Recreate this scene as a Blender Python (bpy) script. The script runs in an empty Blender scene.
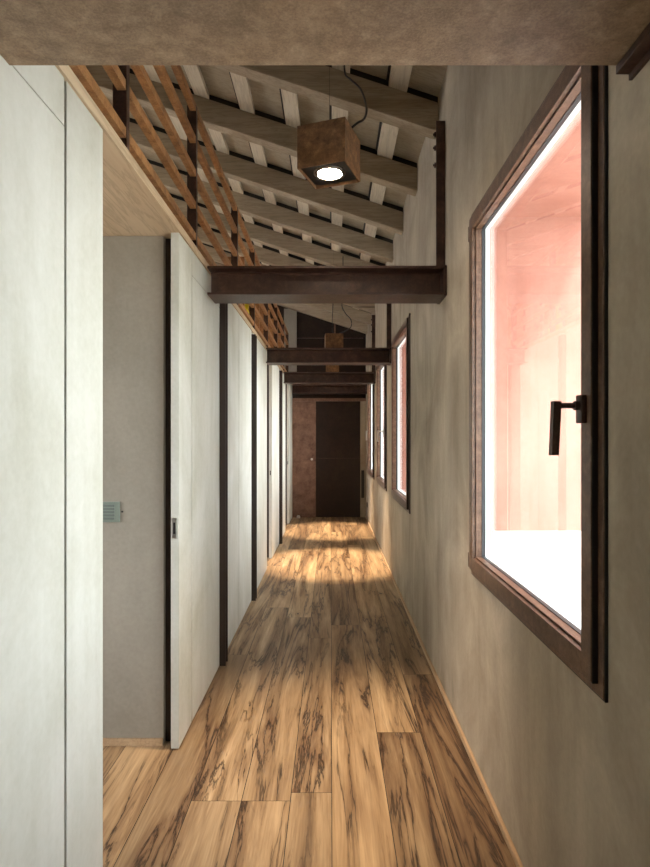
import bpy, bmesh, math, random
from mathutils import Vector, Matrix
random.seed(7)
S = bpy.context.scene
COL = S.collection

# ---------------------------------------------------------------- sizes (metres)
H = 1.35            # eye height
XL, XR = -0.658, 0.595   # faces of the corridor walls
YB, YF = -2.6, 9.88      # back and far ends
SL = 0.33                # roof slope
ZR = 3.05                # underside of rafters at the right wall
def roofz(x): return ZR + SL*(XR-x)

# ---------------------------------------------------------------- materials
def mat(name):
    m = bpy.data.materials.new(name); m.use_nodes = True
    nt = m.node_tree; nt.nodes.clear()
    out = nt.nodes.new('ShaderNodeOutputMaterial')
    b = nt.nodes.new('ShaderNodeBsdfPrincipled')
    nt.links.new(b.outputs[0], out.inputs[0])
    return m, nt, b
def N(nt, t, **k):
    n = nt.nodes.new(t)
    for a, v in k.items(): setattr(n, a, v)
    return n
def L(nt, a, b): nt.links.new(a, b)
def coords(nt, scale, loc=(0,0,0)):
    g = N(nt, 'ShaderNodeNewGeometry')
    m = N(nt, 'ShaderNodeMapping'); m.inputs['Scale'].default_value = scale; m.inputs['Location'].default_value = loc
    L(nt, g.outputs['Position'], m.inputs['Vector'])
    return m.outputs[0]
def noise(nt, vec, scale, detail=4, rough=.6, dist=0):
    n = N(nt, 'ShaderNodeTexNoise'); n.inputs['Scale'].default_value = scale
    n.inputs['Detail'].default_value = detail; n.inputs['Roughness'].default_value = rough
    n.inputs['Distortion'].default_value = dist
    L(nt, vec, n.inputs['Vector']); return n.outputs['Fac']
def ramp(nt, fac, stops):
    r = N(nt, 'ShaderNodeValToRGB'); e = r.color_ramp.elements
    while len(e) < len(stops): e.new(.5)
    for i, (p, c) in enumerate(stops):
        e[i].position = p; e[i].color = (c[0], c[1], c[2], 1) if len(c) == 3 else c
    L(nt, fac, r.inputs[0]); return r.outputs[0]
def mix(nt, fac, a, b, mode='MIX'):
    m = N(nt, 'ShaderNodeMixRGB', blend_type=mode)
    for i, v in enumerate((fac, a, b)):
        if isinstance(v, (int, float)): m.inputs[i].default_value = v
        elif isinstance(v, tuple): m.inputs[i].default_value = (v[0], v[1], v[2], 1)
        else: L(nt, v, m.inputs[i])
    return m.outputs[0]
def math_(nt, op, a, b=None, clamp=False):
    m = N(nt, 'ShaderNodeMath', operation=op); m.use_clamp = clamp
    for i, v in enumerate((a, b)):
        if v is None: continue
        if isinstance(v, (int, float)): m.inputs[i].default_value = v
        else: L(nt, v, m.inputs[i])
    return m.outputs[0]
def bump(nt, b, h, strength=.2, dist=.01):
    n = N(nt, 'ShaderNodeBump'); n.inputs['Strength'].default_value = strength; n.inputs['Distance'].default_value = dist
    L(nt, h, n.inputs['Height']); L(nt, n.outputs[0], b.inputs['Normal'])

def plain(name, c, rough=.6, metal=0, spec=.5):
    m, nt, b = mat(name)
    b.inputs['Base Color'].default_value = (*c, 1); b.inputs['Roughness'].default_value = rough
    b.inputs['Metallic'].default_value = metal; b.inputs['Specular IOR Level'].default_value = spec
    return m
def plaster(name, dark, light, rough=.7, sc=1.6, bmp=.15, streak=.35):
    m, nt, b = mat(name)
    v = coords(nt, (1, 1, .7))
    n1 = noise(nt, v, sc, 6, .62, .6)
    n2 = noise(nt, coords(nt, (1, 1, .09), (3, 1, 0)), 9, 4, .6)
    n3 = noise(nt, coords(nt, (1, 1, 1)), 60, 3, .6)
    f = math_(nt, 'ADD', math_(nt, 'MULTIPLY', n1, 1-streak), math_(nt, 'MULTIPLY', n2, streak))
    c = ramp(nt, f, [(.33, dark), (.66, light)])
    c = mix(nt, .25, c, ramp(nt, n3, [(.3, (.4,.4,.4)), (.7, (.6,.6,.6))]), 'OVERLAY')
    L(nt, c, b.inputs['Base Color']); b.inputs['Roughness'].default_value = rough
    b.inputs['Specular IOR Level'].default_value = .35
    bump(nt, b, math_(nt, 'ADD', n1, math_(nt, 'MULTIPLY', n3, .25)), bmp, .01)
    return m
def rust(name, dark, mid, light, rough=.55, sc=14):
    m, nt, b = mat(name)
    n1 = noise(nt, coords(nt, (1, 1, 1)), sc, 8, .7, .3)
    n2 = noise(nt, coords(nt, (1, 1, 1), (7, 0, 0)), sc*9, 3, .7)
    n3 = noise(nt, coords(nt, (1, 1, 1), (2, 5, 0)), sc*.22, 3, .5)
    c = ramp(nt, n1, [(.32, dark), (.5, mid), (.7, light)])
    c = mix(nt, .55, c, ramp(nt, n2, [(.35, (.36,.34,.34)), (.68, (.66,.64,.62))]), 'OVERLAY')
    c = mix(nt, .5, c, ramp(nt, n3, [(.35, (.38,.38,.4)), (.65, (.6,.58,.55))]), 'OVERLAY')
    L(nt, c, b.inputs['Base Color']); b.inputs['Roughness'].default_value = rough
    b.inputs['Specular IOR Level'].default_value = .4
    bump(nt, b, n2, .15, .004)
    return m
def wood(name, dark, mid, light, axis='X', rough=.6, sc=1.0, knots=True):
    m, nt, b = mat(name)
    st = {'X': (.08, 1, 1), 'Y': (1, .08, 1), 'Z': (1, 1, .08)}[axis]
    st = tuple(s*sc for s in st)
    oi = N(nt, 'ShaderNodeObjectInfo')
    g = N(nt, 'ShaderNodeNewGeometry')
    off = N(nt, 'ShaderNodeVectorMath', operation='SCALE')
    comb = N(nt, 'ShaderNodeCombineXYZ')
    for i in range(3): L(nt, oi.outputs['Random'], comb.inputs[i])
    L(nt, comb.outputs[0], off.inputs[0]); off.inputs['Scale'].default_value = 37
    ad = N(nt, 'ShaderNodeVectorMath', operation='ADD'); L(nt, g.outputs['Position'], ad.inputs[0]); L(nt, off.outputs[0], ad.inputs[1])
    mp = N(nt, 'ShaderNodeMapping'); mp.inputs['Scale'].default_value = st; L(nt, ad.outputs[0], mp.inputs['Vector'])
    v = mp.outputs[0]
    n1 = noise(nt, v, 28, 5, .6, .4); n2 = noise(nt, v, 4, 3, .6, .8); n3 = noise(nt, v, 110, 2, .5)
    ridg = math_(nt, 'ABSOLUTE', math_(nt, 'SUBTRACT', n1, .5))
    c = ramp(nt, n2, [(.3, mid), (.7, light)])
    c = mix(nt, ramp(nt, ridg, [(0, (.55,.55,.55)), (.05, (0,0,0))]), c, mix(nt, .5, c, dark))
    c = mix(nt, .2, c, ramp(nt, n3, [(.3, (.35,.35,.35)), (.7, (.62,.62,.62))]), 'OVERLAY')
    if knots:
        vo = N(nt, 'ShaderNodeTexVoronoi'); vo.inputs['Scale'].default_value = 3.2; L(nt, v, vo.inputs['Vector'])
        c = mix(nt, ramp(nt, vo.outputs['Distance'], [(.03, (.7,.7,.7)), (.09, (0,0,0))]), c, dark)
    L(nt, c, b.inputs['Base Color']); b.inputs['Roughness'].default_value = rough
    b.inputs['Specular IOR Level'].default_value = .3
    bump(nt, b, n1, .2, .004)
    return m

def floor_mat():
    m, nt, b = mat('oak_boards')
    at = N(nt, 'ShaderNodeAttribute', attribute_name='plank')
    g = N(nt, 'ShaderNodeNewGeometry')
    comb = N(nt, 'ShaderNodeCombineXYZ')
    L(nt, at.outputs['Fac'], comb.inputs[1]); L(nt, math_(nt, 'MULTIPLY', at.outputs['Fac'], 3.7), comb.inputs[0])
    sc = N(nt, 'ShaderNodeVectorMath', operation='SCALE'); L(nt, comb.outputs[0], sc.inputs[0]); sc.inputs['Scale'].default_value = 31
    ad = N(nt, 'ShaderNodeVectorMath', operation='ADD'); L(nt, g.outputs['Position'], ad.inputs[0]); L(nt, sc.outputs[0], ad.inputs[1])
    def mp(s):
        q = N(nt, 'ShaderNodeMapping'); q.inputs['Scale'].default_value = s; L(nt, ad.outputs[0], q.inputs['Vector']); return q.outputs[0]
    fine = noise(nt, mp((1, .035, 1)), 130, 3, .6)
    body = noise(nt, mp((1, .07, 1)), 10, 5, .6, .7)
    crack = noise(nt, mp((1, .085, 1)), 6.5, 7, .6, .8)
    cmask = noise(nt, mp((1, .3, 1)), 3.4, 3, .55, .5)
    r1 = math_(nt, 'ABSOLUTE', math_(nt, 'SUBTRACT', crack, .5))
    c = ramp(nt, body, [(.32, (.17,.108,.060)), (.48, (.335,.23,.132)), (.68, (.49,.36,.22))])
    # tone of each board
    tone = ramp(nt, at.outputs['Fac'], [(0, (.36,.35,.34)), (.5, (.5,.5,.5)), (1, (.60,.59,.57))])
    c = mix(nt, 1, c, tone, 'OVERLAY')
    c = mix(nt, .55, c, ramp(nt, fine, [(.3, (.34,.32,.3)), (.7, (.62,.62,.62))]), 'OVERLAY')
    # brown heartwood bands and black shakes
    cmask = math_(nt, 'ADD', cmask, ramp(nt, at.outputs['Fac'], [(.05, (.22,.22,.22)), (.3, (0,0,0))]))
    band = math_(nt, 'MULTIPLY', ramp(nt, r1, [(0, (1,1,1)), (.1, (0,0,0))]), ramp(nt, cmask, [(.42, (0,0,0)), (.62, (1,1,1))]))
    c = mix(nt, math_(nt, 'MULTIPLY', band, .8), c, (.10,.047,.022))
    line = math_(nt, 'MULTIPLY', ramp(nt, r1, [(0, (1,1,1)), (.018, (0,0,0))]), ramp(nt, cmask, [(.37, (0,0,0)), (.50, (1,1,1))]))
    c = mix(nt, math_(nt, 'MULTIPLY', line, .93), c, (.022,.012,.008))
    cr2 = noise(nt, mp((1, .07, 1)), 24, 4, .6, .8)
    r2 = math_(nt, 'ABSOLUTE', math_(nt, 'SUBTRACT', cr2, .5))
    l2 = math_(nt, 'MULTIPLY', ramp(nt, r2, [(0, (1,1,1)), (.02, (0,0,0))]), ramp(nt, body, [(.40, (.75,.75,.75)), (.50, (.0,.0,.0))]))
    c = mix(nt, math_(nt, 'MULTIPLY', l2, .75), c, (.06,.03,.015))
    # rings round the knots
    vo = N(nt, 'ShaderNodeTexVoronoi'); vo.inputs['Scale'].default_value = 2.6; vo.inputs['Randomness'].default_value = 1
    kv = N(nt, 'ShaderNodeVectorMath', operation='ADD')
    nc = N(nt, 'ShaderNodeTexNoise'); nc.inputs['Scale'].default_value = 9; L(nt, ad.outputs[0], nc.inputs['Vector'])
    sc2 = N(nt, 'ShaderNodeVectorMath', operation='SCALE'); L(nt, nc.outputs['Color'], sc2.inputs[0]); sc2.inputs['Scale'].default_value = .07
    L(nt, mp((1, .55, 1)), kv.inputs[0]); L(nt, sc2.outputs[0], kv.inputs[1]); L(nt, kv.outputs[0], vo.inputs['Vector'])
    d = vo.outputs['Distance']
    rings = math_(nt, 'SINE', math_(nt, 'MULTIPLY', d, 130))
    rf = math_(nt, 'MULTIPLY', ramp(nt, rings, [(.2, (0,0,0)), (.9, (.6,.6,.6))]), ramp(nt, d, [(.06, (1,1,1)), (.15, (0,0,0))]))
    c = mix(nt, rf, c, (.14,.07,.035))
    c = mix(nt, ramp(nt, d, [(.018, (.95,.95,.95)), (.04, (0,0,0))]), c, (.03,.016,.01))
    L(nt, c, b.inputs['Base Color'])
    L(nt, ramp(nt, body, [(.3, (.5,.5,.5)), (.7, (.38,.38,.38))]), b.inputs['Roughness'])
    b.inputs['Specular IOR Level'].default_value = .4
    h = math_(nt, 'SUBTRACT', math_(nt, 'MULTIPLY', body, .4), line)
    bump(nt, b, h, .25, .004)
    return m

M = {}
M['wall'] = plaster('grey_beige_plaster', (.235,.187,.132), (.50,.42,.32), .75, 2.1, .12, .24)
M['panel'] = plaster('white_limewash', (.48,.475,.40), (.70,.70,.66), .6, 1.7, .05, .25)
M['inner'] = plaster('inner_room_plaster', (.28,.255,.21), (.37,.335,.28), .8, 2.2, .25, .2)
M['salmon'] = plaster('salmon_render', (.32,.145,.11), (.42,.215,.17), .85, 2.5, .15, .4)
M['stone'] = plain('white_stone', (.80,.79,.77), .7)
M['rust'] = rust('rusted_steel', (.20,.14,.09), (.29,.205,.135), (.42,.315,.215), .55, 22)
M['steel'] = rust('brown_steel', (.028,.013,.009), (.055,.028,.019), (.10,.052,.036), .42)
M['corten'] = rust('orange_brown_steel', (.22,.105,.042), (.38,.19,.075), (.52,.28,.12), .55, 20)
M['cube'] = rust('corten_box', (.09,.045,.02), (.19,.095,.042), (.34,.19,.085), .5, 26)
M['rustdoor'] = rust('rusty_sheet', (.13,.068,.045), (.22,.125,.088), (.30,.185,.13), .6, 9)
M['darkdoor'] = rust('dark_sheet', (.013,.007,.005), (.022,.011,.007), (.035,.022,.010), .7, 3)
M['frame'] = rust('bronze_frame', (.075,.038,.022), (.12,.066,.040), (.19,.115,.075), .38, 30)
M['black'] = plain('black', (.012,.010,.009), .5)
M['dkbrown'] = plain('dark_brown', (.032,.018,.012), .6)
M['rafter'] = wood('limed_larch', (.10,.07,.04), (.32,.255,.175), (.50,.42,.31), 'X', .7, 1.2)
M['deck'] = wood('limed_boards', (.16,.125,.085), (.34,.285,.205), (.46,.395,.30), 'X', .75, .9)
M['batten'] = wood('limed_batten', (.30,.25,.19), (.62,.55,.44), (.74,.67,.55), 'Y', .75, 1)
M['soffit'] = wood('pale_timber', (.20,.12,.06), (.50,.36,.22), (.72,.58,.41), 'Y', .6, .7)
M['skirt'] = wood('oak_strip', (.22,.13,.07), (.44,.29,.17), (.56,.40,.25), 'Y', .5, 1, False)
M['floor'] = floor_mat()
M['alu'] = plain('pale_spacer', (.72,.78,.80), .35)
M['gasket'] = plain('rubber', (.02,.022,.025), .5)
M['chrome'] = plain('brushed_metal', (.62,.60,.56), .3, 1)
M['plate'] = plain('pale_plate', (.22,.26,.22), .4)
M['plategrey'] = plain('grey_slats', (.16,.19,.17), .35)
M['white'] = plain('white_plastic', (.75,.74,.70), .5)
M['yellow'] = plain('yellow_glaze', (.80,.70,.03), .35)
M['cable'] = plain('cable', (.012,.011,.012), .4)
M['ground'] = plain('pale_gravel', (.50,.46,.40), .9)
M['reflector'] = plain('reflector', (.8,.78,.74), .22, 1)

m, nt, b = mat('window_glass'); nt.nodes.remove(b)
tr = N(nt, 'ShaderNodeBsdfTransparent'); gl = N(nt, 'ShaderNodeBsdfGlossy'); gl.inputs['Roughness'].default_value = .01
tr.inputs[0].default_value = (.95,.98,.97,1)
lw = N(nt, 'ShaderNodeLayerWeight'); lw.inputs[0].default_value = .5
fr = math_(nt, 'ADD', math_(nt, 'MULTIPLY', math_(nt, 'POWER', lw.outputs['Facing'], 4.0), .55), .03)
mx = N(nt, 'ShaderNodeMixShader'); L(nt, fr, mx.inputs[0]); L(nt, tr.outputs[0], mx.inputs[1]); L(nt, gl.outputs[0], mx.inputs[2])
L(nt, mx.outputs[0], [n for n in nt.nodes if n.type == 'OUTPUT_MATERIAL'][0].inputs[0])
M['glass'] = m
m, nt, b = mat('lamp_glow'); b.inputs['Base Color'].default_value = (1,.9,.75,1)
b.inputs['Emission Color'].default_value = (1,.80,.58,1); b.inputs['Emission Strength'].default_value = 40
M['glow'] = m

# ---------------------------------------------------------------- mesh helpers
def box(bm, x0, x1, y0, y1, z0, z1, bev=0):
    vs = [bm.verts.new((x, y, z)) for x in (x0, x1) for y in (y0, y1) for z in (z0, z1)]
    F = [(0,1,3,2), (4,6,7,5), (0,4,5,1), (2,3,7,6), (0,2,6,4), (1,5,7,3)]
    fs = [bm.faces.new([vs[i] for i in f]) for f in F]
    if bev:
        es = list({e for f in fs for e in f.edges})
        bmesh.ops.bevel(bm, geom=es, offset=bev, segments=2, affect='EDGES', profile=.5)
def prism(bm, pts, axis, a, b):
    """extrude a closed 2-D outline along an axis; pts are the other two coordinates"""
    def P(u, v, w):
        return {'X': (w, u, v), 'Y': (u, w, v), 'Z': (u, v, w)}[axis]
    A = [bm.verts.new(P(u, v, a)) for u, v in pts]; B = [bm.verts.new(P(u, v, b)) for u, v in pts]
    bm.faces.new(A); bm.faces.new(B[::-1])
    n = len(pts)
    for i in range(n): bm.faces.new((A[i], B[i], B[(i+1) % n], A[(i+1) % n]))
def cyl(bm, p0, p1, r, seg=14, r2=None):
    p0, p1 = Vector(p0), Vector(p1); d = p1-p0
    q = d.to_track_quat('Z', 'Y'); r2 = r if r2 is None else r2
    A = [bm.verts.new(p0 + q @ Vector((r*math.cos(t), r*math.sin(t), 0))) for t in [2*math.pi*i/seg for i in range(seg)]]
    B = [bm.verts.new(p1 + q @ Vector((r2*math.cos(t), r2*math.sin(t), 0))) for t in [2*math.pi*i/seg for i in range(seg)]]
    bm.faces.new(A[::-1]); bm.faces.new(B)
    for i in range(seg): bm.faces.new((A[i], A[(i+1) % seg], B[(i+1) % seg], B[i]))
def lathe(bm, prof, c=(0,0,0), seg=28, cap=True):
    rings = []
    for r, z in prof:
        rings.append([bm.verts.new((c[0]+r*math.cos(2*math.pi*i/seg), c[1]+r*math.sin(2*math.pi*i/seg), c[2]+z)) for i in range(seg)])
    for a, b2 in zip(rings, rings[1:]):
        for i in range(seg): bm.faces.new((a[i], a[(i+1) % seg], b2[(i+1) % seg], b2[i]))
    if cap and prof[0][0] > 1e-5: bm.faces.new(rings[0][::-1])
    if cap and prof[-1][0] > 1e-5: bm.faces.new(rings[-1])
def tube(bm, pts, r, seg=8):
    pts = [Vector(p) for p in pts]; rings = []
    for i, p in enumerate(pts):
        d = (pts[min(i+1, len(pts)-1)] - pts[max(i-1, 0)]); q = d.to_track_quat('Z', 'Y')
        rings.append([bm.verts.new(p + q @ Vector((r*math.cos(2*math.pi*k/seg), r*math.sin(2*math.pi*k/seg), 0))) for k in range(seg)])
    for a, b2 in zip(rings, rings[1:]):
        for k in range(seg): bm.faces.new((a[k], a[(k+1) % seg], b2[(k+1) % seg], b2[k]))
    bm.faces.new(rings[0][::-1]); bm.faces.new(rings[-1])
def smooth_pts(P, n=8):
    out = []; P = [Vector(p) for p in P]; Q = [P[0]] + P + [P[-1]]
    for i in range(1, len(Q)-2):
        for k in range(n):
            t = k/n; a, b2, c, d = Q[i-1], Q[i], Q[i+1], Q[i+2]
            out.append(.5*((2*b2) + (c-a)*t + (2*a-5*b2+4*c-d)*t*t + (3*b2-a-3*c+d)*t**3))
    out.append(P[-1]); return out
def obj(name, bm, m, parent=None, smooth=False, origin=None):
    bmesh.ops.recalc_face_normals(bm, faces=bm.faces[:])
    me = bpy.data.meshes.new(name)
    if origin is not None: bmesh.ops.translate(bm, verts=bm.verts[:], vec=-Vector(origin))
    bm.to_mesh(me); bm.free()
    if smooth:
        for p in me.polygons: p.use_smooth = True
        me.set_sharp_from_angle(angle=math.radians(35))
    for q in (m if isinstance(m, list) else [m]): me.materials.append(M[q])
    o = bpy.data.objects.new(name, me); COL.objects.link(o)
    if origin is not None: o.location = origin
    if parent:
        o.parent = parent
        if origin is not None: o.location = Vector(origin) - Vector(parent.location)
        elif parent.location.length > 0: o.location = -Vector(parent.location)
    return o
def empty(name, loc=(0,0,0)):
    o = bpy.data.objects.new(name, None); o.location = loc; o.empty_display_size = .1; COL.objects.link(o); return o
def tag(o, label=None, cat=None, group=None, kind=None):
    if label: o['label'] = label
    if cat: o['category'] = cat
    if group: o['group'] = group
    if kind: o['kind'] = kind
    return o
def struct(o, label, cat): return tag(o, label, cat, kind='structure')
BM = bmesh.new
def bx(name, m, dims, parent=None, bev=0):
    bm = BM(); box(bm, *dims, bev); return obj(name, bm, m, parent)

# ---------------------------------------------------------------- floor
bm = BM(); lay = bm.faces.layers.float.new('plank')
edges = [-3.4, -3.2, -2.99, -2.8, -2.58, -2.4, -2.19, -2.0, -1.80, -1.62, -1.41, -1.24, -1.07, -.90, -.685, -.52, -.333, -.151, .003, .21, .41, .597]
special = {15: [2.15, 4.6, 7.0], 16: [2.15, 4.35, 6.9, 8.2], 17: [2.2, 3.9, 5.9, 7.6], 18: [-1.4, 4.17, 6.5, 8.3], 19: [.4, 2.65, 5.1, 7.3, 9.0], 20: [1.0, 3.3, 5.6, 7.9], 14: [-.8, 3.6, 6.1, 8.6]}
tones = {(14, 0): .08, (14, 1): .02, (15, 0): .3, (20, 0): .12, (20, 1): .1, (18, 3): .9, (17, 0): .35, (18, 1): .82, (18, 2): .2, (17, 1): .55, (16, 1): .6}
k = 0
for i, (a, b2) in enumerate(zip(edges, edges[1:])):
    if i in special: js = special[i]
    else:
        js = []; y = YB + random.uniform(.4, 2)
        while y < YF-.5: js.append(y); y += random.uniform(1.5, 2.6)
    js = [YB] + js + [YF+.02]
    for j, (c, d) in enumerate(zip(js, js[1:])):
        f = bm.faces.new([bm.verts.new(p) for p in ((a+.0013, c+.001, 0), (b2-.0013, c+.001, 0), (b2-.0013, d-.001, 0), (a+.0013, d-.001, 0))])
        f[lay] = tones.get((i, j), random.random())
f = bm.faces.new([bm.verts.new(p) for p in ((-3.4, YB, -.004), (.6, YB, -.004), (.6, YF+.02, -.004), (-3.4, YF+.02, -.004))]); f.material_index = 1
nf = len(bm.faces)
box(bm, -3.45, .62, YB-.05, YF+.05, -.15, -.006)
bm.faces.ensure_lookup_table()
for f in bm.faces[nf:]: f.material_index = 1
struct(obj('floor', bm, ['floor', 'black']), 'corridor floor of long rustic oak boards with dark cracks and knots', 'floor')

# ---------------------------------------------------------------- right wall with its windows
WIN = [(1.243, 2.42), (4.33, 5.50), (6.15, 7.30), (7.92, 9.05), (-1.55, -.65)]
WZ0, WZ1 = .785, 2.28
XO = .68
def holed_wall(bm, x0, x1, y0, y1, z0, z1, holes):
    y = y0
    for a, b2, c, d in sorted(holes):
        if a > y: box(bm, x0, x1, y, a, z0, z1)
        if c > z0: box(bm, x0, x1, a, b2, z0, c)
        if d < z1: box(bm, x0, x1, a, b2, d, z1)
        y = b2
    if y < y1: box(bm, x0, x1, y, y1, z0, z1)
bm = BM(); holed_wall(bm, XR, XR+.05, YB, YF+.1, 0, 3.27, [(a, b2, WZ0, WZ1) for a, b2 in WIN])
wr = struct(obj('wall_right', bm, 'wall'), 'mottled grey beige plaster wall with the windows', 'wall')
bm = BM(); holed_wall(bm, XR+.05, XO, YB, YF+.1, 0, 3.27, [(a+.01, b2-.01, WZ0+.01, WZ1-.01) for a, b2 in WIN])
obj('outer_render', bm, 'salmon', wr)
bm = BM(); box(bm, XR-.013, XR, YB, YF, 0, .028, .003)
struct(obj('baseboard_right', bm, 'skirt'), 'thin pale oak strip along the foot of the plaster wall', 'baseboard')

def ring(bm, x0, x1, y0, y1, z0, z1, w, bev=.0015):
    box(bm, x0, x1, y0, y0+w, z0, z1, bev); box(bm, x0, x1, y1-w, y1, z0, z1, bev)
    box(bm, x0, x1, y0+w-.001, y1-w+.001, z0, z0+w, bev); box(bm, x0, x1, y0+w-.001, y1-w+.001, z1-w, z1, bev)
def window(n, y0, y1, label, handle=False, hinges=True):
    t = empty('window_%d' % n, (XR, y0, WZ0)); struct(t, label, 'window')
    z0, z1 = WZ0, WZ1
    bm = BM(); ring(bm, .586, .6485, y0+.0005, y1-.0005, z0+.0005, z1-.0005, .05)
    obj('window_frame', bm, 'frame', t)
    e = .028; y0s, y1s, z0s, z1s = y0+e, y1-e, z0+e, z1-e
    bm = BM(); ring(bm, .571, .5855, y0s, y1s, z0s, z1s, .05, .001)
    ring(bm, .5855, .611, y0s+.022, y1s-.022, z0s+.022, z1s-.022, .034, .001)
    sash = obj('sash', bm, 'frame', t)
    bm = BM(); ring(bm, .5735, .5858, y0s-.0025, y1s+.0025, z0s-.0025, z1s+.0025, .0024, 0)  # black rings imitate the shadow gaps round sash and frame
    ring(bm, .588, .5946, y0-.003, y1+.003, z0-.003, z1+.003, .0025, 0)
    obj('shadow_gap', bm, 'black', t)
    i = .05+e
    bm = BM(); ring(bm, .610, .624, y0+i-.004, y1-i+.004, z0+i-.004, z1-i+.004, .012, 0)
    obj('gasket', bm, 'gasket', t)
    bm = BM(); ring(bm, .625, .642, y0+i-.012, y1-i+.012, z0+i-.012, z1-i+.012, .018, 0)
    obj('spacer', bm, 'alu', t)
    bx('glass_pane', 'glass', (.6425, .6465, y0+i-.012, y1-i+.012, z0+i-.012, z1-i+.012), t)
    if hinges:
        for zz in (z0+.055, z1-.075):
            bm = BM(); cyl(bm, (.583, y1+.008, zz-.03), (.583, y1+.008, zz+.03), .0075)
            box(bm, .583, .5945, y1+.0015, y1+.014, zz-.024, zz+.024)
            obj('hinge', bm, 'frame', t, True)
    if handle:
        yh = y0s+.034; zh = 1.415
        bm = BM(); box(bm, .559, .571, yh-.016, yh+.016, zh-.032, zh+.032, .002)
        cyl(bm, (.561, yh, zh+.008), (.549, yh, zh+.008), .0105)
        h = obj('handle', bm, handle, t, True)
        bm = BM(); cyl(bm, (.550, yh, zh+.008), (.512, yh, zh+.008), .0065)
        prism(bm, [(.517, zh+.018), (.500, zh+.018), (.495, zh-.104), (.511, zh-.104)], 'Y', yh-.010, yh+.010)
        o = obj('lever', bm, handle, h); o.location = (0, 0, 0)
    return t
for o_n, (a, b2) in enumerate(WIN):
    window(o_n+1, a, b2, ['large bronze framed window nearest the viewer with dark lever handle',
        'second bronze framed window along the plaster wall, above the near beam end',
        'third bronze framed window with a small pale handle',
        'farthest bronze framed window near the end of the corridor',
        'bronze framed window behind the viewpoint'][o_n],
        handle={0: 'steel', 2: 'chrome'}.get(o_n))

# ---------------------------------------------------------------- loggia outside the windows
bm = BM(); box(bm, XO+.001, 2.3, YB-1, YF+.6, .70, .80)
struct(obj('trim_3', bm, 'stone'), 'white sunlit stone ledge outside the windows', 'ledge')
bm = BM(); box(bm, XO+.001, 1.62, YB-1, YF+.6, 2.66, 2.80)
struct(obj('trim_4', bm, 'salmon'), 'salmon painted soffit outside above the windows', 'soffit')
for y, x1, lab in ((3.42, 2.1, 'salmon rendered outdoor wall seen through the near window'), (5.80, 1.3, 'salmon rendered outdoor wall seen through the second window'),
             (7.62, 1.3, 'salmon rendered outdoor wall beyond the third window'), (9.40, 1.3, 'salmon rendered outdoor wall beyond the farthest window')):
    bm = BM(); box(bm, XO+.001, x1, y, y+.16, .80, 2.66)
    tag(obj('loggia_pier', bm, 'salmon'), lab, 'wall', 'salmon walls outside')
bm = BM(); box(bm, -40, 40, -40, 40, -.4, -.2)
tag(obj('ground', bm, 'ground'), 'pale ground outside the house', 'ground', kind='structure')

# ---------------------------------------------------------------- left wall: panels, posts, openings
ZT = 2.24; ZJ = 2.12; TH = .035
OPEN = [(1.668, 2.50), (5.94, 6.45), (8.36, 9.06)]
bm = BM()
ys = [YB] + [v for o_ in OPEN for v in o_] + [YF]
for a, b2 in zip(ys[0::2], ys[1::2]):
    a2 = a if a == YB else a+.12
    if a != YB: a2 = a+.55 if a < 3 else a+.2
    box(bm, XL-TH-.03, XL-TH-.001, a2, b2 - (.03 if b2 < YF else 0), 0, ZT)
wl = struct(obj('wall_left', bm, 'dkbrown'), 'wall of smooth white limewashed panels with thin dark joints', 'wall')
G = .006
def panel(y0, y1, joint):
    if joint:
        bx('wall_panel', 'panel', (XL-TH, XL, y0+G, y1-G, .006, ZJ-.0015), wl, .0015)
        bx('upper_panel', 'panel', (XL-TH, XL, y0+G, y1-G, ZJ+.0015, ZT-.001), wl, .0015)
    else: bx('wall_panel', 'panel', (XL-TH, XL, y0+G, y1-G, .006, ZT-.001), wl, .0015)
panel(YB, -.6, True); panel(-.6, 1.433, True); panel(1.433, 1.668+G, False)
panel(2.736, 3.42, True)
panel(3.50, 4.13, False); panel(4.13, 4.79, False)
panel(4.87, 5.42, False); panel(5.42, 5.94+G, False)
panel(6.85, 7.35, False)
panel(7.45, 8.36+G, False)
panel(9.40, YF, False)
# sliding leaves seen edge-on with their latch
for n, (y0, y1, lab) in enumerate(((2.50, 2.736-G, 'white sliding door leaf half slid into the wall beside the near doorway'),
                                   (6.45, 6.85-G, 'white sliding door leaf at the second doorway along the corridor'),
                                   (9.06, 9.40-G, 'white sliding door leaf at the farthest doorway'))):
    d = bx('door_%d' % (n+1), 'panel', (XL-TH, XL, y0, y1, .006, ZT-.001), None, .002); struct(d, lab, 'door')
    bm = BM(); box(bm, XL-.030, XL-.010, y0-.0025, y0+.001, .915, 1.005, .001); lt = obj('latch', bm, 'chrome', d)
    bm = BM(); box(bm, XL-.024, XL-.014, y0-.0035, y0-.0012, .935, .985); obj('latch_hole', bm, 'black', lt)
# inner room walls
for n, y in enumerate((2.545, 6.50, 9.11)):
    nm = ['wall_inner', 'wall_middle', 'wall_rear'][n]
    w = bx(nm, 'inner', (-3.4, XL-TH-.045, y, y+.10, 0, ZT-.001)); struct(w, ['grey plaster wall inside the near doorway', 'grey plaster wall inside the second doorway', 'grey plaster wall inside the farthest doorway'][n], 'wall')
    bx('jamb', 'dkbrown', (XL-TH-.044, XL-TH-.002, y+.03, y+.10, 0, ZT-.002), w)
    s_ = bx('baseboard_%s' % ['inner', 'middle', 'rear'][n], 'skirt', (-3.4, XL-TH-.046, y-.012, y-.0005, 0, .03), None); struct(s_, ['pale strip at the foot of the grey wall inside the near doorway', 'pale strip at the foot of the wall in the second doorway', 'pale strip at the foot of the wall in the farthest doorway'][n], 'baseboard')
# wooden ceiling slab over the rooms
s_ = bx('trim_1', 'soffit', (-3.4, -.652, YB, YF, ZT, ZT+.036)); struct(s_, 'pale timber board ceiling over the doorway, its edge running along the panel tops', 'ceiling')
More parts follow.
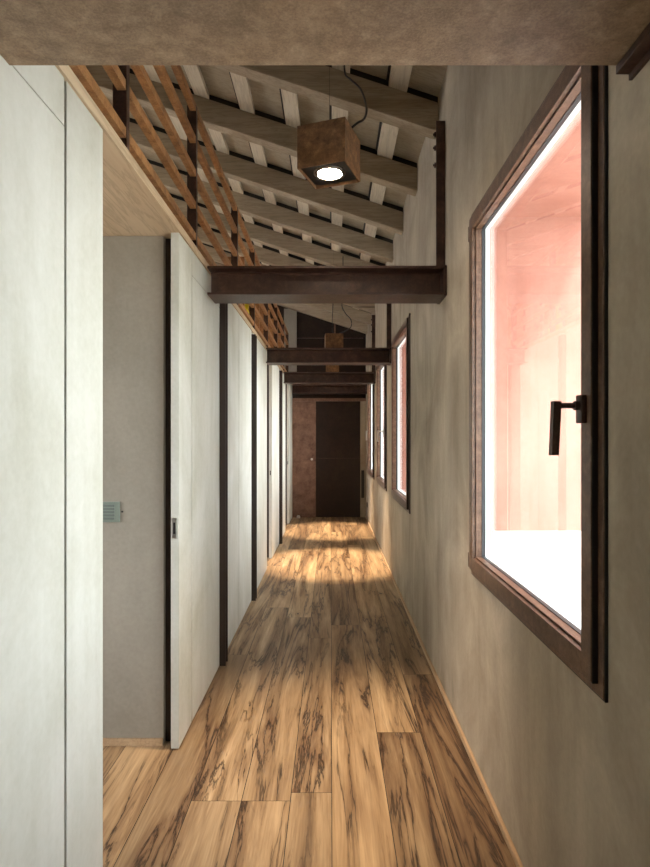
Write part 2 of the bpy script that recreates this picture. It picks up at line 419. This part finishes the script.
# outer side of the left rooms, with window openings and unseen clerestory holes added to light the roof
bm = BM()
holed_wall(bm, -3.55, -3.4, YB, YF+.1, 0, 2.45, [(-.6, 1.6, .7, 2.1), (3.3, 5.9, .7, 2.1), (7.2, 8.8, .7, 2.1)])
holed_wall(bm, -3.55, -3.4, YB, YF+.1, 2.45, 4.45, [(3.4, 5.4, 2.9, 3.5), (6.4, 8.4, 2.9, 3.5)])
struct(obj('wall_outer', bm, 'inner'), 'outer wall of the rooms left of the corridor', 'wall')

def post(y, lab):
    bm = BM(); x0, x1 = XL-.02, -.624; w = .008
    box(bm, x0, x1, y, y+w, 0, ZT-.03, .001); box(bm, x0, x1, y+.075-w, y+.075, 0, ZT-.03, .001)
    box(bm, x0+.02, x0+.03, y+w, y+.075-w, 0, ZT-.03)
    tag(obj('steel_post', bm, 'dkbrown'), lab, 'post', 'steel posts between the white panels')
post(3.422, 'dark brown steel post under the left end of the second beam from the viewer')
post(4.792, 'dark brown steel post between white panels, second from the viewer')
post(7.36, 'dark brown steel post just past the second doorway')
# wall plates of the inner room
t = empty('light_switch', (-.965, 2.545, 1.025)); tag(t, 'grey green switch plate with slatted face on the inner room wall', 'light switch')
bx('face_plate', 'plate', (-1.005, -.928, 2.535, 2.5445, .98, 1.07), t, .003)
bm = BM()
for q in range(5): box(bm, -.998, -.948, 2.531, 2.536, .992+q*.014, 1.003+q*.014, .001)
obj('slats', bm, 'plategrey', t)
bm = BM(); cyl(bm, (-.918, 2.5445, 1.026), (-.918, 2.540, 1.026), .004)
tag(obj('wall_screw', bm, 'black'), 'tiny dark screw in the wall right of the slatted switch plate', 'screw')

# ---------------------------------------------------------------- steel cross beams and their hangers
BZ0, BZ1 = 2.085, 2.232
def beam(y, lab, m='steel', hang=True):
    t = empty('steel_beam', (0, y+.1, BZ0)); tag(t, lab, 'beam', 'steel cross beams')
    W = .2; f = .011; wb = .008; r = .010
    c = y+W/2
    def P(pts): return [(c+u, v) for u, v in pts]
    half = [(-W/2, BZ0), (W/2, BZ0), (W/2, BZ0+f), (wb/2+r, BZ0+f), (wb/2, BZ0+f+r), (wb/2, BZ1-f-r), (wb/2+r, BZ1-f), (W/2, BZ1-f), (W/2, BZ1),
            (-W/2, BZ1), (-W/2, BZ1-f), (-wb/2-r, BZ1-f), (-wb/2, BZ1-f-r), (-wb/2, BZ0+f+r), (-wb/2-r, BZ0+f), (-W/2, BZ0+f)]
    bm = BM(); prism(bm, P(half), 'X', -.634, XR-.001)
    obj('beam_body', bm, m, t)
    bm = BM(); box(bm, XR-.016, XR-.0015, y-.0, y+W, BZ0-.004, BZ1+.004, .001)
    obj('end_plate', bm, 'steel', t)
    if hang:
        bm = BM(); x0, x1 = XR-.048, XR-.0015
        box(bm, x0, x1, y+.045, y+.053, BZ1, 3.0, .001)
        box(bm, x1-.008, x1, y+.053, y+.14, BZ1, 3.0, .001)
        h = obj('hanger', bm, 'steel', t)
        bm = BM()
        for zz in (2.78, 2.87, 2.94):
            cyl(bm, (x0-.012, y+.07, zz), (x1-.004, y+.07, zz), .006, 6); cyl(bm, (x0-.006, y+.07, zz), (x0+.004, y+.07, zz), .013, 6)
        o = obj('bolt', bm, 'steel', h); o.location = (0, 0, 0)
    return t
beam(.94, 'rusty steel beam nearest the viewer, crossing the top of the picture', 'rust')
beam(2.96, 'dark steel beam hung just beyond the lit box lamp, second from the viewer')
beam(5.64, 'dark steel beam across the corridor, third from the viewer')
beam(7.7, 'dark steel beam across the corridor, fourth from the viewer')
beam(9.5, 'dark steel beam just in front of the far end wall', hang=False)
bm = BM(); box(bm, XR-.034, XR-.001, -.9, 1.14, 2.066, 2.0835, .002); box(bm, XR-.008, XR-.001, -.9, 1.14, 2.055, 2.066)
tag(obj('steel_angle', bm, 'steel'), 'dark steel angle along the plaster wall under the nearest beam end', 'steel angle')

# ---------------------------------------------------------------- roof
a = math.atan(SL)
def sloped(bm, x0, x1, y0, y1, d0, d1, bev=0):
    """box following the roof slope; d is height above the underside of the rafters"""
    k = math.cos(a)
    pts = [(x0, roofz(x0)+d0/k), (x1, roofz(x1)+d0/k), (x1, roofz(x1)+d1/k), (x0, roofz(x0)+d1/k)]
    prism(bm, pts, 'Y', y0, y1)
    if bev: bmesh.ops.bevel(bm, geom=bm.edges[:], offset=bev, segments=2, affect='EDGES')
bm = BM()
sloped(bm, -3.55, .80, YB-.1, YF+.2, .188, .25)
ceil = struct(obj('ceiling', bm, 'deck'), 'sloping roof boarding of limed timber above the rafters', 'ceiling')
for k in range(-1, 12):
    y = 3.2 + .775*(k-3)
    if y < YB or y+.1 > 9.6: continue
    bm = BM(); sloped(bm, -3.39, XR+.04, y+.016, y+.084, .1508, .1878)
    obj('shade_strip', bm, 'black', ceil)  # black strip standing in for the shade in the slot above each rafter
bx_ = .37
while bx_ > -3.3:
    bm = BM(); sloped(bm, bx_-.05, bx_+.05, YB, YF, .1505, .1875)
    obj('batten', bm, 'batten', ceil)
    bm = BM(); sloped(bm, bx_-.064, bx_-.0505, YB, YF, .176, .1878); obj('batten_shade', bm, 'black', ceil); bx_ -= .315  # thin black strip imitates the shadow gap beside the batten
RL = {3: 'limed timber rafter directly behind the lit box lamp, nearest rafter seen whole', 4: 'limed timber rafter, second beyond the lit box lamp',
      5: 'limed timber rafter, third beyond the lit box lamp', 6: 'limed timber rafter, fourth beyond the lit box lamp, just above the dark beam'}
for k in range(-1, 12):
    y = 3.2 + .775*(k-3)
    if y < YB or y+.1 > 9.6: continue
    bm = BM(); sloped(bm, -3.39, XR+.0, y, y+.1, 0, .15, .004)
    lab = RL.get(k) or ('limed timber rafter at the near end, mostly above the rusty beam' if k < 3 else 'limed timber rafter far along the corridor, seen below the second beam')
    tag(obj('rafter', bm, 'rafter'), lab, 'rafter', 'limed timber rafters')

# ---------------------------------------------------------------- slatted steel screen above the panels
t = empty('lattice_screen', (-.66, 0, ZT+.036)); tag(t, 'orange brown slatted steel screen running along the top of the white panels', 'screen')
zs = [2.36, 2.52, 2.685, 2.855, 3.02]
for z in zs:
    bx('slat', 'corten', (-.720, -.690, YB+.05, 9.4, z, z+.036), t, .001)
for y in (.85, 1.945, 2.95, 4.25, 5.2, 6.3, 7.4, 8.5, 9.35):
    bx('upright', 'steel', (-.735, -.688, y, y+.03, ZT+.0365, 3.05), t, .001)
# second row of slats further in, above the far rooms
t = empty('inner_lattice_screen', (-.9, 0, ZT+.036)); tag(t, 'second slatted steel screen set behind the first, seen far along the corridor', 'screen')
for z in (2.35, 2.52, 2.69, 2.86):
    bx('slat', 'corten', (-.93, -.90, 5.0, 9.4, z, z+.042), t, .001)
for i in range(9):
    y = 5.0+i*.52; bx('upright', 'corten', (-.895, -.75, y, y+.03, ZT+.0365, 2.92), t, .001)
bm = BM(); lathe(bm, [(.035, 0), (.055, .02), (.065, .10), (.05, .2), (.03, .27), (.04, .31), (.036, .31), (.026, .27)], (-.80, 5.38, ZT+.0365))
tag(obj('vase', bm, 'yellow', None, True), 'small bright yellow vase behind the slatted screen, under the second beam', 'vase')

# ---------------------------------------------------------------- box lamps
def pendant(cx, cy, zb, w, h, yaw, lab, loop, wup=.15):
    t = empty('pendant_lamp', (cx, cy, zb)); t.rotation_euler = (0, 0, yaw); tag(t, lab, 'lamp', 'cube lamps hanging along the corridor')
    def child(name, bm, m, smooth=False, p=t):
        bmesh.ops.recalc_face_normals(bm, faces=bm.faces[:])
        o = obj(name, bm, m, None, smooth); o.parent = p; return o
    q = w/2; s = .004
    bm = BM()
    box(bm, -q, q, -q, -q+s, 0, h); box(bm, -q, q, q-s, q, 0, h)
    box(bm, -q, -q+s, -q+s, q-s, 0, h); box(bm, q-s, q, -q+s, q-s, 0, h); box(bm, -q+s, q-s, -q+s, q-s, h-s, h)
    child('housing', bm, 'cube')
    # recessed black plate with a round hole for the lamp
    bm = BM(); sq = []; n = 32; rr = .068
    out_ = []; inn = []
    for i in range(n):
        an = 2*math.pi*(i+.5)/n; c, s2 = math.cos(an), math.sin(an); k2 = (q-s)/max(abs(c), abs(s2))
        out_.append(bm.verts.new((c*k2, s2*k2, .012))); inn.append(bm.verts.new((c*rr, s2*rr, .012)))
    up = [bm.verts.new((v.co.x, v.co.y, .05)) for v in inn]
    for i in range(n):
        j = (i+1) % n
        bm.faces.new((out_[i], out_[j], inn[j], inn[i])); bm.faces.new((inn[i], inn[j], up[j], up[i]))
    bm.faces.new(up)
    child('baffle', bm, 'black')
    bm = BM(); lathe(bm, [(.067, .008), (.067, .016), (.061, .016), (.061, .008), (.067, .008)], cap=False); r1 = child('lamp_ring', bm, 'chrome', True)
    bm = BM(); lathe(bm, [(.058, .006), (.058, .013), (.053, .013), (.053, .006), (.058, .006)], cap=False); child('lamp_ring', bm, 'reflector', True)
    bm = BM(); lathe(bm, [(.0515, .012), (.048, .022), (.03, .034), (.0, .038)], cap=False); child('reflector', bm, 'reflector', True)
    bm = BM(); lathe(bm, [(.0, .0105), (.02, .0100), (.040, .0115), (.0505, .014)], cap=False); child('bulb', bm, 'glow', True)
    zt = roofz(cx) - zb + wup
    bm = BM(); lathe(bm, [(.012, h), (.012, h+.01), (.004, h+.022), (.0015, h+.03)]); cyl(bm, (0, 0, h+.02), (0, 0, zt-.002), .0007, 6)
    child('suspension_wire', bm, 'cable', True)
    bm = BM(); R = Matrix.Rotation(-yaw, 3, 'Z')
    tube(bm, smooth_pts([R @ (Vector(p) - Vector((cx, cy, zb))) for p in loop]), .005); child('cable', bm, 'cable', True)
    ld = bpy.data.lights.new('spot', 'SPOT'); ld.energy = 1.0; ld.color = (1, .75, .50); ld.spot_size = math.radians(46); ld.spot_blend = .6; ld.shadow_soft_size = .03
    lo = bpy.data.objects.new('spot_light', ld); COL.objects.link(lo); lo.parent = t; lo.location = (0, 0, .004)
    return ld
def at(px, py, Y):
    s = 578/Y; return ((px-331)/s, Y, H-(py-438)/s)
w = .207; yaw = -math.radians(20)
Nn = Vector((.056, 2.30, 2.454)); c0 = Nn + .5*w*(Vector((-.94, .34, 0))+Vector((.34, .94, 0)))
l1 = pendant(c0.x, c0.y, c0.z, w, .175, yaw, 'lit square rusty steel box lamp hanging near the rusty beam',
        [(c0.x+.05, c0.y+.03, c0.z+.176), at(356, 124, 2.46), at(364, 119, 2.5), at(366.5, 110, 2.6), at(364, 97, 2.75), at(359, 87, 2.9), at(350, 79, 3.0), at(345, 73, 3.05), (at(344, 68, 3.05)[0], 3.05, roofz(at(344,68,3.05)[0])+.16)], -.005)
x2 = .03
z2 = 2.30
l2 = pendant(x2, 6.25, z2, .19, .165, math.radians(4), 'unlit looking box lamp with looped cable seen between the second and third beams',
        [(x2+.03, 6.25, z2+.166), at(350, 328, 6.25), at(351, 320, 6.25), at(346, 314, 6.25), at(342, 306, 6.25), at(343, 292, 6.25), (at(343, 285, 6.25)[0], 6.25, roofz(.1)+.1)])
l3 = pendant(.02, 8.45, z2, .19, .165, 0, 'farthest box lamp, above the last bright patch of floor',
        [(.05, 8.45, z2+.166), (.11, 8.45, z2+.25), (.10, 8.45, z2+.4), (.02, 8.45, z2+.6), (.03, 8.45, roofz(.03)+.1)])
l1.energy = 105; l2.energy = 260; l3.energy = 260; l1.spot_size = math.radians(54); l1.spot_blend = .9

# ---------------------------------------------------------------- far end
bm = BM(); box(bm, -.80, .62, YF, YF+.1, 2.03, 3.0); prism(bm, [(-3.4, 2.276), (-.80, 2.276), (-.80, 3.0), (.6, 3.0), (.6, roofz(.6)+.18), (-3.4, roofz(-3.4)+.18)], 'Y', YF, YF+.1)
box(bm, -.80, .62, YF+.03, YF+.1, 0, 2.029)
wf = struct(obj('wall_far', bm, 'darkdoor'), 'dark end wall above the doors at the far end', 'wall')
bx('rail', 'steel', (-.58, .55, YF-.03, YF-.001, 3.05, 3.07), wf); bx('rail', 'steel', (-.58, .55, YF-.03, YF-.001, 2.80, 2.82), wf)
bx('rail', 'rustdoor', (.05, .08, YF-.03, YF-.001, 2.3, 3.3), wf)
o = bx('wall_end', 'wall', (.50, .62, YF-.02, YF+.1, 0, 2.03)); struct(o, 'narrow strip of plaster wall right of the dark end door', 'wall')
o = bx('wall_corner', 'inner', (-.80, -.585, YF-.05, YF-.001, 2.277, 3.55)); struct(o, 'pale plaster pillar above the panels at the far end', 'wall')
d = bx('door_4', 'rustdoor', (-.67, -.275, YF-.035, YF+.01, .0, 1.975), None, .003); struct(d, 'rusty brown metal door with a knob at the far end', 'door')
bm = BM(); cyl(bm, (-.325, YF-.035, .99), (-.325, YF-.06, .99), .009); cyl(bm, (-.325, YF-.06, .99), (-.325, YF-.08, .99), .021)
obj('knob', bm, 'chrome', d, True)
bx('edge_strip', 'rustdoor', (-.276, -.258, YF-.045, YF+.02, 0, 1.975), d)
d = bx('door_5', 'darkdoor', (-.262, .50, YF-.012, YF+.02, 0, 1.975), None, .003); struct(d, 'very dark brown metal door at the far end', 'door')
bx('panel_seam', 'steel', (-.262, .50, YF-.014, YF-.0115, 1.0, 1.006), d)
o = bx('trim_2', 'rustdoor', (-.67, .595, YF-.045, YF-.0, 1.977, 2.03)); struct(o, 'brown lintel over the far doors', 'trim')
bm = BM(); box(bm, .515, .565, YF-.045, YF-.0205, .33, .80, .004)
tag(obj('wall_box', bm, 'black'), 'narrow black box low on the wall right of the dark end door', 'box')
bm = BM(); box(bm, XR-.02, XR-.0005, 9.45, 9.56, 1.31, 1.47, .004); 
tag(obj('switch_plate', bm, 'white'), 'small white plate on the plaster wall beyond the farthest window', 'switch')
bm = BM(); box(bm, XR-.012, XR-.0005, 9.40, 9.48, .22, .30, .003)
tag(obj('wall_socket', bm, 'black'), 'small dark socket low on the plaster wall near the far end', 'socket')
bm = BM(); lathe(bm, [(.03, 0), (.032, .01), (.028, .035), (.012, .045), (0, .046)], (-.55, 9.75, .0005), 16)
tag(obj('door_stop', bm, 'white', None, True), 'small white doorstop on the floor by the rusty end door', 'doorstop')

# dark wall behind the viewpoint, its doorway shut to cut light from behind
bm = BM(); box(bm, -3.4, -.5, YB-.1, YB, 0, 2.2); box(bm, .5, .62, YB-.1, YB, 0, 2.2)
prism(bm, [(-3.4, 2.2), (.6, 2.2), (.6, roofz(.6)+.18), (-3.4, roofz(-3.4)+.18)], 'Y', YB-.1, YB)
struct(obj('wall_back', bm, 'dkbrown'), 'dark wall behind the viewpoint', 'wall')
d = bx('door_6', 'rustdoor', (-.499, .499, YB-.06, YB-.05, .01, 2.199)); struct(d, 'rusty metal door behind the viewpoint', 'door')

# ---------------------------------------------------------------- light
sun = bpy.data.lights.new('sun', 'SUN'); sun.energy = 1.6; sun.angle = math.radians(1.2); sun.color = (1, .96, .91)
so = bpy.data.objects.new('sun', sun); COL.objects.link(so)
so.rotation_euler = (-Vector((.45, -.40, .80))).to_track_quat('-Z', 'Y').to_euler()
w_ = bpy.data.worlds.new('World'); S.world = w_; w_.use_nodes = True
bg = w_.node_tree.nodes['Background']; bg.inputs[0].default_value = (.96, .975, 1.0, 1); bg.inputs[1].default_value = 5.0

# ---------------------------------------------------------------- camera
cam = bpy.data.cameras.new('camera'); co = bpy.data.objects.new('camera', cam); COL.objects.link(co)
co.location = (0, 0, H); co.rotation_euler = (math.radians(90), 0, 0)
cam.sensor_fit = 'AUTO'; cam.sensor_width = 36; cam.lens = 578/867*36
cam.shift_x = -6/867; cam.shift_y = 4.5/867; cam.clip_start = .02
S.camera = co
S.view_settings.view_transform = 'Standard'; S.view_settings.look = 'None'
S.view_settings.gamma = 1; S.view_settings.use_curve_mapping = False
S.view_settings.exposure = 1.3
